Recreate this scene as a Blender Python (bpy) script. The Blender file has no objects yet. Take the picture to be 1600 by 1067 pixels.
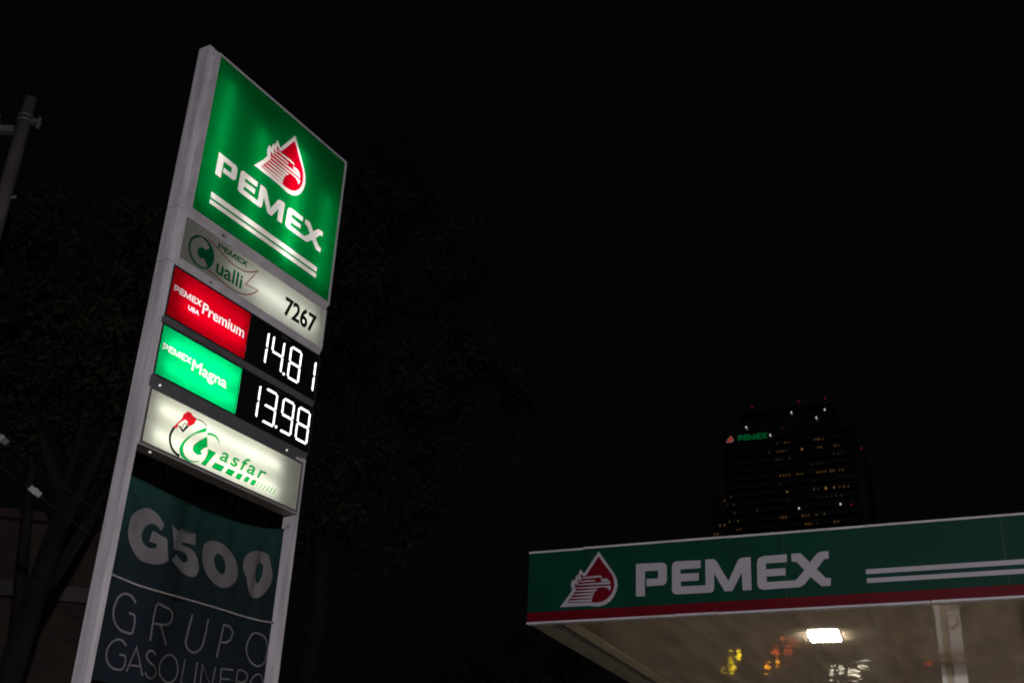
import bpy, math, random
import numpy as np
from mathutils import Vector, Matrix
from mathutils.geometry import delaunay_2d_cdt

rad = math.radians
random.seed(11)
SC = bpy.context.scene
COL = SC.collection

# ------------------------------------------------------------------ camera
cam_data = bpy.data.cameras.new("camera")
cam = bpy.data.objects.new("camera", cam_data)
COL.objects.link(cam)
PITCH, ROLL, FPX = 0.45631, -0.04495, 1805.98
_r = Vector((1, 0, 0)); _f = Vector((0, math.cos(PITCH), math.sin(PITCH))); _d = Vector((0, math.sin(PITCH), -math.cos(PITCH)))
_r2 = math.cos(ROLL) * _r + math.sin(ROLL) * _d
_d2 = -math.sin(ROLL) * _r + math.cos(ROLL) * _d
cam.matrix_world = Matrix(((_r2.x, -_d2.x, -_f.x, 0), (_r2.y, -_d2.y, -_f.y, 0), (_r2.z, -_d2.z, -_f.z, 1.6), (0, 0, 0, 1)))
cam_data.sensor_width = 36.0
cam_data.lens = FPX / 1600 * 36.0
cam_data.clip_start = 0.05
cam_data.clip_end = 6000
SC.camera = cam

# ------------------------------------------------------------------ night sky, moon-weak sun, exposure
world = bpy.data.worlds.new("World"); SC.world = world; world.use_nodes = True
wn = world.node_tree; wn.nodes.clear()
w_out = wn.nodes.new("ShaderNodeOutputWorld"); w_bg = wn.nodes.new("ShaderNodeBackground")
w_sky = wn.nodes.new("ShaderNodeTexSky"); w_sky.sky_type = 'NISHITA'; w_sky.sun_disc = False
w_sky.sun_elevation = rad(8); w_sky.sun_rotation = rad(200); w_sky.dust_density = 4.0
w_mix = wn.nodes.new("ShaderNodeMix"); w_mix.data_type = 'RGBA'; w_mix.blend_type = 'MIX'
w_mix.inputs[0].default_value = 0.75
w_mix.inputs[7].default_value = (2.6, 2.6, 3.3, 1)      # haze of city light over the night sky
wn.links.new(w_sky.outputs[0], w_mix.inputs[6]); wn.links.new(w_mix.outputs[2], w_bg.inputs[0])
w_bg.inputs[1].default_value = 0.00052
wn.links.new(w_bg.outputs[0], w_out.inputs[0])

sun_d = bpy.data.lights.new("moon", 'SUN'); sun_d.energy = 0.0015; sun_d.angle = rad(0.5); sun_d.color = (0.9, 0.93, 1)
sun = bpy.data.objects.new("moon", sun_d); COL.objects.link(sun)
sun.rotation_euler = (rad(82), 0, rad(-20))

SC.view_settings.view_transform = 'Standard'; SC.view_settings.look = 'None'
SC.view_settings.exposure = 0.0; SC.view_settings.gamma = 1.0; SC.view_settings.use_curve_mapping = False
SC.render.engine = 'CYCLES'
SC.cycles.use_denoising = True
SC.cycles.pixel_filter_type = 'BLACKMAN_HARRIS'; SC.cycles.filter_width = 1.9
SC.cycles.use_adaptive_sampling = False
SC.cycles.max_bounces = 8; SC.cycles.diffuse_bounces = 4; SC.cycles.glossy_bounces = 4; SC.cycles.transmission_bounces = 4
SC.cycles.sample_clamp_indirect = 4.0
SC.cycles.caustics_reflective = False; SC.cycles.caustics_refractive = False

# ------------------------------------------------------------------ materials
def new_mat(name):
    m = bpy.data.materials.new(name); m.use_nodes = True
    nt = m.node_tree; nt.nodes.clear()
    return m, nt, nt.nodes.new("ShaderNodeOutputMaterial")

def noise_col(nt, c, amt, scale, stretch=(1, 1, 1), detail=5):
    """colour with grime: object-space noise darkening/lightening around c"""
    tc = nt.nodes.new("ShaderNodeTexCoord"); mp = nt.nodes.new("ShaderNodeMapping")
    mp.inputs['Scale'].default_value = stretch
    nz = nt.nodes.new("ShaderNodeTexNoise"); nz.inputs['Scale'].default_value = scale; nz.inputs['Detail'].default_value = detail
    cr = nt.nodes.new("ShaderNodeValToRGB")
    cr.color_ramp.elements[0].position = 0.3; cr.color_ramp.elements[1].position = 0.7
    cr.color_ramp.elements[0].color = tuple(v * (1 - amt) for v in c[:3]) + (1,)
    cr.color_ramp.elements[1].color = tuple(min(1, v * (1 + amt * 0.5)) for v in c[:3]) + (1,)
    nt.links.new(tc.outputs['Object'], mp.inputs[0]); nt.links.new(mp.outputs[0], nz.inputs['Vector'])
    nt.links.new(nz.outputs['Fac'], cr.inputs[0])
    return cr.outputs[0], nz.outputs['Fac']

def solid(name, c, rough=0.6, metal=0.0, amt=0.25, scale=3.0, stretch=(1, 1, 1), bump=0.0, spec=0.4):
    m, nt, out = new_mat(name)
    b = nt.nodes.new("ShaderNodeBsdfPrincipled")
    col, fac = noise_col(nt, c, amt, scale, stretch)
    nt.links.new(col, b.inputs['Base Color'])
    b.inputs['Roughness'].default_value = rough; b.inputs['Metallic'].default_value = metal
    b.inputs['Specular IOR Level'].default_value = spec
    if bump:
        bp = nt.nodes.new("ShaderNodeBump"); bp.inputs['Distance'].default_value = bump
        nt.links.new(fac, bp.inputs['Height']); nt.links.new(bp.outputs[0], b.inputs['Normal'])
    nt.links.new(b.outputs[0], out.inputs[0])
    return m

def acrylic(name, c, amt=0.12, front=0.3):
    """backlit sign sheet: scatters the light of the tubes behind it, and a little of the street's light"""
    m, nt, out = new_mat(name)
    col, fac = noise_col(nt, c, amt, 2.2, (1, 1, 0.5))
    tr = nt.nodes.new("ShaderNodeBsdfTranslucent"); df = nt.nodes.new("ShaderNodeBsdfDiffuse"); gl = nt.nodes.new("ShaderNodeBsdfGlossy")
    gl.inputs['Roughness'].default_value = 0.25; gl.inputs['Color'].default_value = (1, 1, 1, 1)
    nt.links.new(col, tr.inputs[0]); nt.links.new(col, df.inputs[0])
    m1 = nt.nodes.new("ShaderNodeMixShader"); m1.inputs[0].default_value = front
    m2 = nt.nodes.new("ShaderNodeMixShader"); m2.inputs[0].default_value = 0.03
    nt.links.new(tr.outputs[0], m1.inputs[1]); nt.links.new(df.outputs[0], m1.inputs[2])
    nt.links.new(m1.outputs[0], m2.inputs[1]); nt.links.new(gl.outputs[0], m2.inputs[2])
    nt.links.new(m2.outputs[0], out.inputs[0])
    return m

def glow(name, c, s):
    m, nt, out = new_mat(name)
    e = nt.nodes.new("ShaderNodeEmission"); e.inputs[0].default_value = tuple(c) + (1,); e.inputs[1].default_value = s
    nt.links.new(e.outputs[0], out.inputs[0])
    return m

M = {}
M['post'] = solid('post_paint', (0.52, 0.50, 0.52), 0.5, amt=0.28, scale=3.0, stretch=(5, 5, 0.5))
M['cab_grey'] = solid('cabinet_grey_paint', (0.50, 0.49, 0.51), 0.5, amt=0.25, scale=4)
M['cab_dark'] = solid('cabinet_dark_paint', (0.10, 0.10, 0.105), 0.5, amt=0.25, scale=4)
M['black'] = solid('black_rim', (0.012, 0.012, 0.013), 0.5, amt=0.2)
M['display'] = solid('display_black', (0.006, 0.006, 0.007), 0.35, amt=0.2)
M['inside'] = solid('cabinet_inside_white', (0.5, 0.5, 0.49), 0.7, amt=0.1)
M['a_green'] = acrylic('acrylic_green', (0.0, 0.20, 0.036))
M['a_white'] = acrylic('acrylic_white', (0.80, 0.78, 0.76))
M['a_red'] = acrylic('acrylic_red', (0.50, 0.0, 0.012))
M['a_cream'] = acrylic('acrylic_cream', (0.73, 0.74, 0.655), front=0.13)
M['a_qgreen'] = acrylic('vinyl_dark_green', (0.0, 0.17, 0.06))
M['a_qred'] = acrylic('vinyl_dark_red', (0.32, 0.01, 0.03))
M['a_black'] = acrylic('vinyl_black', (0.008, 0.008, 0.008))
M['a_ggreen'] = acrylic('vinyl_green', (0.0, 0.36, 0.07))
M['a_gred'] = acrylic('vinyl_red', (0.60, 0.01, 0.02))
M['a_mgreen'] = acrylic('acrylic_mint_green', (0.0, 0.55, 0.16))
M['a_pred'] = acrylic('acrylic_signal_red', (0.55, 0.0, 0.01))
M['led'] = glow('led_white', (1, 0.98, 1), 3.0)
M['dimprint'] = solid('faint_print', (0.06, 0.06, 0.06), 0.6)
M['spot'] = glow('spot_lens', (1, 0.97, 0.9), 0.9)
M['screw'] = solid('screw_dark', (0.04, 0.04, 0.04), 0.4, 0.6)
M['fas_green'] = solid('fascia_green', (0.002, 0.056, 0.032), 0.5, amt=0.12, scale=1.5, spec=0.12)
M['fas_red'] = solid('fascia_red', (0.15, 0.002, 0.010), 0.5, amt=0.10, scale=1.5, spec=0.12)
M['fas_white'] = solid('fascia_white', (0.52, 0.50, 0.55), 0.4, amt=0.06, scale=2)
M['fas_logo_red'] = solid('fascia_logo_red', (0.17, 0.003, 0.012), 0.5, amt=0.06, spec=0.12)
M['trim'] = solid('trim_aluminium', (0.72, 0.70, 0.74), 0.35, amt=0.25, scale=2)
M['concrete'] = solid('concrete', (0.31, 0.285, 0.25), 0.85, amt=0.55, scale=0.7, bump=0.003)
M['asphalt'] = solid('asphalt', (0.05, 0.05, 0.05), 0.85, amt=0.4, scale=6, bump=0.006)
M['ground'] = solid('ground_soil', (0.06, 0.055, 0.05), 0.95, amt=0.4, scale=0.3)
M['kerb'] = solid('kerb_paint', (0.42, 0.38, 0.20), 0.8, amt=0.4, scale=4)
M['marking'] = solid('road_paint', (0.7, 0.7, 0.68), 0.7, amt=0.3, scale=5)
M['column'] = solid('column_white', (0.62, 0.60, 0.60), 0.4, amt=0.12, scale=3)
M['conduit'] = solid('conduit_beige', (0.36, 0.31, 0.24), 0.5, amt=0.2)
M['ring'] = solid('sign_red', (0.40, 0.03, 0.03), 0.5)
M['border'] = solid('soffit_border', (0.36, 0.33, 0.31), 0.45, amt=0.25, scale=2)
M['strip'] = solid('soffit_strip', (0.62, 0.55, 0.45), 0.4, amt=0.2, scale=2)
M['lamp_frame'] = solid('lamp_frame', (0.55, 0.53, 0.5), 0.4, 0.3)
M['lamp_lens'] = glow('lamp_lens', (1.0, 0.93, 0.80), 135.0)
M['pole'] = solid('pole_concrete', (0.15, 0.132, 0.125), 0.9, amt=0.3, scale=3, bump=0.004)
M['steel'] = solid('galvanised_steel', (0.26, 0.26, 0.26), 0.5, 0.4, amt=0.3, scale=5)
M['porcelain'] = solid('insulator_porcelain', (0.16, 0.15, 0.15), 0.25)
M['cable'] = solid('cable_rubber', (0.022, 0.022, 0.022), 0.8, spec=0.1)
M['cablebox'] = solid('cable_box', (0.36, 0.36, 0.355), 0.6, amt=0.2)
M['wallpaint'] = solid('house_plaster', (0.046, 0.029, 0.024), 0.9, amt=0.3, scale=1.2, bump=0.004)
M['ledge'] = solid('house_ledge', (0.075, 0.070, 0.058), 0.9, amt=0.3, scale=2)
M['bark'] = solid('bark', (0.011, 0.009, 0.008), 0.95, amt=0.5, scale=6, stretch=(1, 1, 0.3), bump=0.02)
M['tower'] = solid('tower_mirror_glass', (0.32, 0.32, 0.36), 0.35, metal=0.95, amt=0.3, scale=0.05)
M['band'] = solid('tower_band', (0.035, 0.035, 0.037), 0.6, amt=0.2, scale=0.1)
M['rope'] = solid('rope', (0.30, 0.29, 0.28), 0.8, amt=0.2, scale=30)

def leaf_mat(name, c):
    m, nt, out = new_mat(name)
    col, fac = noise_col(nt, c, 0.5, 0.9)
    df = nt.nodes.new("ShaderNodeBsdfDiffuse"); tr = nt.nodes.new("ShaderNodeBsdfTranslucent"); mx = nt.nodes.new("ShaderNodeMixShader")
    mx.inputs[0].default_value = 0.3
    nt.links.new(col, df.inputs[0]); nt.links.new(col, tr.inputs[0])
    nt.links.new(df.outputs[0], mx.inputs[1]); nt.links.new(tr.outputs[0], mx.inputs[2]); nt.links.new(mx.outputs[0], out.inputs[0])
    return m
M['leaf'] = leaf_mat('leaf', (0.040, 0.046, 0.029))

def soffit_mat():
    m, nt, out = new_mat('soffit_sheet_metal')
    b = nt.nodes.new("ShaderNodeBsdfPrincipled")
    col, fac = noise_col(nt, (0.62, 0.505, 0.37), 0.40, 2.0, (1.8, 0.30, 1))
    nt.links.new(col, b.inputs['Base Color'])
    b.inputs['Metallic'].default_value = 0.0; b.inputs['Roughness'].default_value = 0.02; b.inputs['IOR'].default_value = 1.7
    tc = nt.nodes.new("ShaderNodeTexCoord"); mp = nt.nodes.new("ShaderNodeMapping"); mp.inputs['Scale'].default_value = (1.5, 0.8, 1)
    nz = nt.nodes.new("ShaderNodeTexNoise"); nz.inputs['Scale'].default_value = 1.6; nz.inputs['Detail'].default_value = 3.2; nz.inputs['Distortion'].default_value = 0.6
    bp = nt.nodes.new("ShaderNodeBump"); bp.inputs['Distance'].default_value = 0.0042; bp.inputs['Strength'].default_value = 1.0
    nt.links.new(tc.outputs['Object'], mp.inputs[0]); nt.links.new(mp.outputs[0], nz.inputs['Vector'])
    nt.links.new(nz.outputs['Fac'], bp.inputs['Height']); nt.links.new(bp.outputs[0], b.inputs['Normal'])
    nt.links.new(b.outputs[0], out.inputs[0])
    return m
M['soffit'] = soffit_mat()

def banner_mat():
    m, nt, out = new_mat('banner_print')
    tc = nt.nodes.new("ShaderNodeTexCoord"); sp = nt.nodes.new("ShaderNodeSeparateXYZ")
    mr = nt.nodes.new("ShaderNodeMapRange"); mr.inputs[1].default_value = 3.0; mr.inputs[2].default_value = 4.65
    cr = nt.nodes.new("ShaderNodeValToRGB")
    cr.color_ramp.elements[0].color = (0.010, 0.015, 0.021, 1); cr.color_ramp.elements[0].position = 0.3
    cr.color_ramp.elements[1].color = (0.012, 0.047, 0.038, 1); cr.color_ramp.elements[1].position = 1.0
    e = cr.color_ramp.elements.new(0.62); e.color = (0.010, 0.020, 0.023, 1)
    b = nt.nodes.new("ShaderNodeBsdfPrincipled"); b.inputs['Roughness'].default_value = 0.8; b.inputs['Specular IOR Level'].default_value = 0.06
    nt.links.new(tc.outputs['Object'], sp.inputs[0]); nt.links.new(sp.outputs[2], mr.inputs[0]); nt.links.new(mr.outputs[0], cr.inputs[0])
    nt.links.new(cr.outputs[0], b.inputs['Base Color']); nt.links.new(b.outputs[0], out.inputs[0])
    return m
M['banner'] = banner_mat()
M['banner_ink'] = solid('banner_white_ink', (0.148, 0.142, 0.144), 0.8, amt=0.15, spec=0.06)

# ------------------------------------------------------------------ mesh helpers
class MB:
    def __init__(s): s.v = []; s.f = []
    def poly(s, pts):
        b = len(s.v); s.v += [tuple(p) for p in pts]; s.f.append(tuple(range(b, b + len(pts)))); return s
    def box(s, x0, x1, y0, y1, z0, z1):
        b = len(s.v)
        s.v += [(x0, y0, z0), (x1, y0, z0), (x1, y1, z0), (x0, y1, z0), (x0, y0, z1), (x1, y0, z1), (x1, y1, z1), (x0, y1, z1)]
        s.f += [tuple(b + i for i in q) for q in ((0, 3, 2, 1), (4, 5, 6, 7), (0, 1, 5, 4), (1, 2, 6, 5), (2, 3, 7, 6), (3, 0, 4, 7))]
        return s
    def prism_x(s, prof, x0, x1):
        """profile in (y,z), extruded along x"""
        n = len(prof); b = len(s.v)
        s.v += [(x0, y, z) for y, z in prof] + [(x1, y, z) for y, z in prof]
        s.f += [tuple(b + i for i in range(n))[::-1], tuple(b + n + i for i in range(n))]
        s.f += [(b + i, b + (i + 1) % n, b + n + (i + 1) % n, b + n + i) for i in range(n)]
        return s
    def tube(s, path, rads, n=8, cap=True):
        path = [Vector(p) for p in path]
        if not hasattr(rads, '__len__'): rads = [rads] * len(path)
        b = len(s.v); ref = None
        for i, p in enumerate(path):
            t = (path[min(i + 1, len(path) - 1)] - path[max(i - 1, 0)]).normalized()
            if ref is None: ref = Vector((1, 0, 0)) if abs(t.x) < 0.8 else Vector((0, 1, 0))
            a = (ref - t * ref.dot(t)).normalized(); c = t.cross(a); ref = a
            for k in range(n):
                q = p + (a * math.cos(2 * math.pi * k / n) + c * math.sin(2 * math.pi * k / n)) * rads[i]
                s.v.append(tuple(q))
        for i in range(len(path) - 1):
            for k in range(n):
                s.f.append((b + i * n + k, b + i * n + (k + 1) % n, b + (i + 1) * n + (k + 1) % n, b + (i + 1) * n + k))
        if cap:
            s.f.append(tuple(b + k for k in range(n))[::-1]); s.f.append(tuple(b + (len(path) - 1) * n + k for k in range(n)))
        return s
    def mesh(s, name, mat, smooth=False):
        me = bpy.data.meshes.new(name); me.from_pydata(s.v, [], s.f); me.materials.append(mat)
        if smooth:
            me.polygons.foreach_set('use_smooth', [True] * len(me.polygons))
        me.update(); return me
    def build(s, name, mat, parent=None, smooth=False):
        return link(name, s.mesh(name, mat, smooth), parent)

def link(name, me, parent=None):
    o = bpy.data.objects.new(name, me); COL.objects.link(o)
    if parent is not None: o.parent = parent
    return o

def tag(o, label, cat, group=None):
    o['label'] = label; o['category'] = cat
    if group: o['group'] = group
    return o

def struct(o): o['kind'] = 'structure'; return o

def thing(name, label, cat, loc=(0, 0, 0), rz=0.0, group=None):
    o = bpy.data.objects.new(name, None); COL.objects.link(o)
    o.location = loc; o.rotation_euler = (0, 0, rz); o.empty_display_size = 0.2
    return tag(o, label, cat, group)

def copy_tree(o, parent=None):
    c = o.copy(); COL.objects.link(c); c.parent = parent
    for ch in list(o.children): copy_tree(ch, c)
    return c

# ---- flat artwork: shapes are lists of loops (even-odd); a layer is a list of shapes
def inside(shape, px, py):
    r = np.zeros(len(px), bool)
    for lp in shape:
        n = len(lp)
        for i in range(n):
            x0, y0 = lp[i]; x1, y1 = lp[(i + 1) % n]
            if y0 == y1: continue
            c = ((y0 > py) != (y1 > py)) & (px < (x1 - x0) * (py - y0) / (y1 - y0) + x0)
            r ^= c
    return r

def dedupe(lp):
    out = []
    for p in lp:
        if not out or abs(p[0] - out[-1][0]) + abs(p[1] - out[-1][1]) > 1e-5: out.append(p)
    if len(out) > 1 and abs(out[0][0] - out[-1][0]) + abs(out[0][1] - out[-1][1]) < 1e-5: out.pop()
    return out

def partition(rect, layers, grid=0.0):
    """cut the rectangle along every outline; returns (verts, [triangles of base, of layer 0, 1, ...]); later layers win"""
    x0, z0, x1, z1 = rect
    vs = [(x0, z0), (x1, z0), (x1, z1), (x0, z1)]; es = [(0, 1), (1, 2), (2, 3), (3, 0)]
    for layer in layers:
        for shape in layer:
            for lp in shape:
                b = len(vs); lp = dedupe(lp); n = len(lp)
                vs += lp; es += [(b + i, b + (i + 1) % n) for i in range(n)]
    if grid:
        nx = int((x1 - x0) / grid); nz = int((z1 - z0) / grid)
        vs += [(x0 + (i + .5) * grid, z0 + (j + .5) * grid) for i in range(nx) for j in range(nz)]
    V, E, F, _, _, _ = delaunay_2d_cdt([Vector(p) for p in vs], es, [], 0, 1e-5, False)
    P = np.array([(v.x, v.y) for v in V]); T = np.array([f for f in F])
    c = P[T].mean(axis=1)
    ok = (c[:, 0] > x0) & (c[:, 0] < x1) & (c[:, 1] > z0) & (c[:, 1] < z1)
    idx = np.zeros(len(T), int)
    for k, layer in enumerate(layers):
        for shape in layer:
            idx[inside(shape, c[:, 0], c[:, 1])] = k + 1
    idx[~ok] = -1
    return P, [T[idx == k] for k in range(len(layers) + 1)]

def tri_mesh(name, P, T, mat, fn):
    used = np.unique(T); mp = -np.ones(len(P), int); mp[used] = np.arange(len(used))
    me = bpy.data.meshes.new(name)
    me.from_pydata([fn(*P[i]) for i in used], [], [tuple(int(mp[j]) for j in t) for t in T])
    me.materials.append(mat); me.update()
    return me

def plate_mesh(name, shape, mat, y, t=0.004):
    """an outline cut out of sheet: front face at depth y, edge going back t"""
    xs = [p[0] for lp in shape for p in lp]; zs = [p[1] for lp in shape for p in lp]
    P, L = partition((min(xs) - .01, min(zs) - .01, max(xs) + .01, max(zs) + .01), [[shape]])
    m = MB()
    used = np.unique(L[1]); mp = {int(i): k for k, i in enumerate(used)}
    m.v = [(P[i][0], y, P[i][1]) for i in used]; m.f = [tuple(mp[int(j)] for j in tr) for tr in L[1]]
    for lp in shape:
        n = len(lp)
        for i in range(n):
            a, b = lp[i], lp[(i + 1) % n]
            m.poly([(a[0], y, a[1]), (b[0], y, b[1]), (b[0], y + t, b[1]), (a[0], y + t, a[1])])
    return m.mesh(name, mat)

def ribbon(path, w, closed=False):
    path = [Vector(p) for p in path]
    if closed and (path[0] - path[-1]).length < 1e-4: path = path[:-1]
    n = len(path); L = []; R = []
    for i in range(n):
        a = path[i - 1] if (i > 0 or closed) else path[i]
        b = path[(i + 1) % n] if (i < n - 1 or closed) else path[i]
        t0 = (path[i] - a); t1 = (b - path[i])
        t0 = t0.normalized() if t0.length > 1e-6 else t1.normalized()
        t1 = t1.normalized() if t1.length > 1e-6 else t0
        m = (t0 + t1); m = m.normalized() if m.length > 1e-3 else t0
        k = 1 / max(0.55, m.dot(t0))
        nrm = Vector((-m.y, m.x)) * (w / 2 * k)
        L.append(tuple(path[i] + nrm)); R.append(tuple(path[i] - nrm))
    return [L, R] if closed else [L + R[::-1]]

def smooth_path(pts, k=3, closed=False):
    pts = [Vector(p) for p in pts]
    if closed and (pts[0] - pts[-1]).length < 1e-4: pts = pts[:-1]
    n = len(pts); out = []
    rng = range(n) if closed else range(n - 1)
    for i in rng:
        g = (lambda j: pts[j % n]) if closed else (lambda j: pts[max(0, min(n - 1, j))])
        p0, p1, p2, p3 = g(i - 1), g(i), g(i + 1), g(i + 2)
        for s in range(k):
            t = s / k
            out.append(tuple(0.5 * ((2 * p1) + (p2 - p0) * t + (2 * p0 - 5 * p1 + 4 * p2 - p3) * t * t + (3 * p1 - p0 - 3 * p2 + p3) * t ** 3)))
    if not closed: out.append(tuple(pts[-1]))
    return out

def grow(shape, d):
    out = []
    for k, lp in enumerate(shape):
        n = len(lp); area = sum(lp[i][0] * lp[(i + 1) % n][1] - lp[(i + 1) % n][0] * lp[i][1] for i in range(n))
        sg = (1 if area > 0 else -1) * (1 if k == 0 else -1); q = []
        for i in range(n):
            a, p, b = Vector(lp[i - 1]), Vector(lp[i]), Vector(lp[(i + 1) % n])
            t0, t1 = (p - a).normalized(), (b - p).normalized(); m = t0 + t1
            m = m.normalized() if m.length > .2 else t0
            q.append(tuple(p + Vector((m.y, -m.x)) * (sg * d / max(.6, m.dot(t0)))))
        out.append(q)
    return out

def text_shapes(s, box, bold=0.0, shear=0.0, space=1.0):
    """outlines of a word in Blender's built-in face, fitted to box=(x0,z0,x1,z1); one shape per letter"""
    shapes = []
    cu = bpy.data.curves.new('t', 'FONT'); cu.body = s; cu.resolution_u = 3; cu.shear = shear; cu.space_character = space
    ob = bpy.data.objects.new('t', cu); COL.objects.link(ob)
    dg = bpy.context.evaluated_depsgraph_get(); dg.update()
    me = ob.evaluated_get(dg).to_mesh()
    vs = [(v.co.x, v.co.y) for v in me.vertices]; cnt = {}
    for p in me.polygons:
        n = len(p.vertices)
        for i in range(n):
            e = (p.vertices[i], p.vertices[(i + 1) % n]); k = (min(e), max(e)); cnt[k] = cnt.get(k, 0) + 1
    nb = {}
    for (a, b), c in cnt.items():
        if c == 1: nb.setdefault(a, []).append(b); nb.setdefault(b, []).append(a)
    seen = set(); loops = []
    for st in nb:
        if st in seen: continue
        lp = [st]; seen.add(st); cur = st
        while True:
            nx = [q for q in nb[cur] if q not in seen]
            if not nx: break
            cur = nx[0]; seen.add(cur); lp.append(cur)
        loops.append([vs[i] for i in lp])
    bpy.data.objects.remove(ob); bpy.data.curves.remove(cu)
    xs = [p[0] for l in loops for p in l]; ys = [p[1] for l in loops for p in l]
    X0, X1, Y0, Y1 = min(xs), max(xs), min(ys), max(ys)
    fit = lambda p: (box[0] + (p[0] - X0) / (X1 - X0) * (box[2] - box[0]), box[1] + (p[1] - Y0) / (Y1 - Y0) * (box[3] - box[1]))
    loops = [dedupe([fit(p) for p in l]) for l in loops if len(l) > 2]
    loops.sort(key=lambda l: -(max(p[0] for p in l) - min(p[0] for p in l)) * (max(p[1] for p in l) - min(p[1] for p in l)))
    outer = []
    for l in loops:
        q = np.array([l[0]])
        for o in outer:
            if inside([o[0]], q[:, 0], q[:, 1])[0]: o.append(l); break
        else: outer.append([l])
    outer.sort(key=lambda s_: min(p[0] for p in s_[0]))
    return [grow(s_, bold) for s_ in outer] if bold else outer

# ---- the PEMEX lettering and emblem, in metres on the canopy fascia
L_P = [(1.5054, 5.6877), (1.8521, 5.6812), (1.885, 5.672), (1.908, 5.650), (1.9177, 5.6179), (1.9163, 5.4503), (1.9011, 5.4074), (1.8595, 5.3873), (1.645, 5.3884), (1.6461, 5.4819), (1.7999, 5.479), (1.8016, 5.5815), (1.6254, 5.5846), (1.6219, 5.2617), (1.5041, 5.2634)]
L_EM = [(1.9861, 5.6221), (1.9996, 5.6655), (2.0413, 5.6838), (2.3611, 5.6752), (2.3579, 5.5753), (2.0959, 5.5756), (2.0945, 5.5194), (2.3331, 5.514), (2.3301, 5.4184), (2.0956, 5.4213), (2.0941, 5.3569), (2.417, 5.3523), (2.4229, 5.6796), (2.5368, 5.6767), (2.5654, 5.6483), (2.7071, 5.3855), (2.8388, 5.6411), (2.8744, 5.6681), (2.9996, 5.6712), (2.9903, 5.257), (2.8804, 5.2569), (2.8796, 5.4877), (2.753, 5.2595), (2.6555, 5.2603), (2.5299, 5.4938), (2.523, 5.3078), (2.5112, 5.2708), (2.4726, 5.256), (2.0316, 5.26), (1.9912, 5.2798), (1.9795, 5.3152)]
L_EX = [(3.0754, 5.5896), (3.0955, 5.6487), (3.156, 5.6702), (3.4488, 5.6746), (3.4425, 5.5757), (3.1846, 5.5768), (3.1804, 5.5016), (3.4228, 5.5021), (3.4171, 5.4126), (3.1837, 5.4127), (3.1848, 5.343), (3.5363, 5.3424), (3.6511, 5.4594), (3.5597, 5.5674), (3.5023, 5.5749), (3.5021, 5.6741), (3.6166, 5.6742), (3.72, 5.5527), (3.8213, 5.6608), (3.8632, 5.6747), (3.9529, 5.6748), (3.9522, 5.5835), (3.8968, 5.5807), (3.7984, 5.4628), (3.8949, 5.3476), (3.9542, 5.3437), (3.9467, 5.2497), (3.8391, 5.2515), (3.7152, 5.3727), (3.6304, 5.2812), (3.5796, 5.256), (3.1328, 5.2516), (3.0837, 5.2732), (3.0659, 5.3167)]
E_OUT = [(0.9928, 5.8959), (1.2059, 5.585), (1.2421, 5.5086), (1.2556, 5.4341), (1.2421, 5.3573), (1.2064, 5.2821), (1.1572, 5.225), (1.0946, 5.1858), (1.0047, 5.1651), (0.9143, 5.1727), (0.8688, 5.1813), (0.4606, 5.1849), (0.5734, 5.3194), (0.6273, 5.3991), (0.6094, 5.466), (0.616, 5.5095), (0.6385, 5.5478), (0.6576, 5.5157), (0.6886, 5.6019), (0.7001, 5.5746), (0.7384, 5.6738), (0.7948, 5.6098)]
E_RED = [(0.9933, 5.8245), (1.1743, 5.5783), (1.2033, 5.5067), (1.2124, 5.4454), (1.2017, 5.377), (1.1704, 5.3143), (1.1212, 5.2613), (1.0494, 5.2243), (0.9682, 5.2135), (0.9065, 5.2221), (0.5613, 5.2331), (0.6783, 5.3916), (0.6629, 5.4802), (0.7139, 5.4682), (0.6971, 5.5351), (0.7546, 5.5182), (0.7394, 5.6073), (0.7954, 5.5683), (0.8228, 5.5841)]
E_STR = [[(0.7541, 5.5552), (0.8001, 5.5592), (0.9652, 5.5677), (1.0291, 5.5635), (1.0538, 5.5409), (0.9562, 5.542), (0.7543, 5.5429)],
 [(0.7013, 5.5058), (0.8374, 5.5164), (0.9383, 5.5108), (0.9584, 5.4999), (0.9293, 5.4948), (0.7014, 5.497)],
 [(1.0248, 5.5183), (1.102, 5.5238), (1.1383, 5.4979), (1.152, 5.4753), (1.0386, 5.4895)],
 [(0.6862, 5.4699), (1.0569, 5.4753), (1.1583, 5.4705), (1.1602, 5.4444), (0.7094, 5.4588)],
 [(0.6804, 5.4265), (0.9573, 5.4285), (1.1611, 5.4244), (1.1639, 5.4009), (1.1505, 5.3559), (1.1297, 5.3883), (1.0935, 5.4079), (1.021, 5.4123), (0.9575, 5.4041), (0.6806, 5.416)],
 [(0.6692, 5.3843), (0.9867, 5.3902), (0.9488, 5.3595), (0.6694, 5.373)],
 [(0.6422, 5.3432), (0.9434, 5.3512), (0.9237, 5.3177), (0.6424, 5.331)],
 [(0.6126, 5.2996), (0.9202, 5.3093), (0.9078, 5.272), (0.6128, 5.2874)],
 [(0.5792, 5.2598), (0.907, 5.2652), (0.9046, 5.2274), (0.5795, 5.2459)]]

def fit_loops(loops, src, dst):
    sx = (dst[2] - dst[0]) / (src[2] - src[0]); sz = (dst[3] - dst[1]) / (src[3] - src[1])
    return [[(dst[0] + (x - src[0]) * sx, dst[1] + (z - src[1]) * sz) for x, z in lp] for lp in loops]
WORD_SRC = (1.5045, 5.255, 3.954, 5.679); EMB_SRC = (0.4606, 5.1651, 1.2556, 5.8959)
def pemex_word(box): return [[lp] for lp in fit_loops([L_P, L_EM, L_EX], WORD_SRC, box)]
def emblem(box):
    return fit_loops([E_OUT], EMB_SRC, box)[0], fit_loops([E_RED], EMB_SRC, box)[0], fit_loops(E_STR, EMB_SRC, box)

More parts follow.
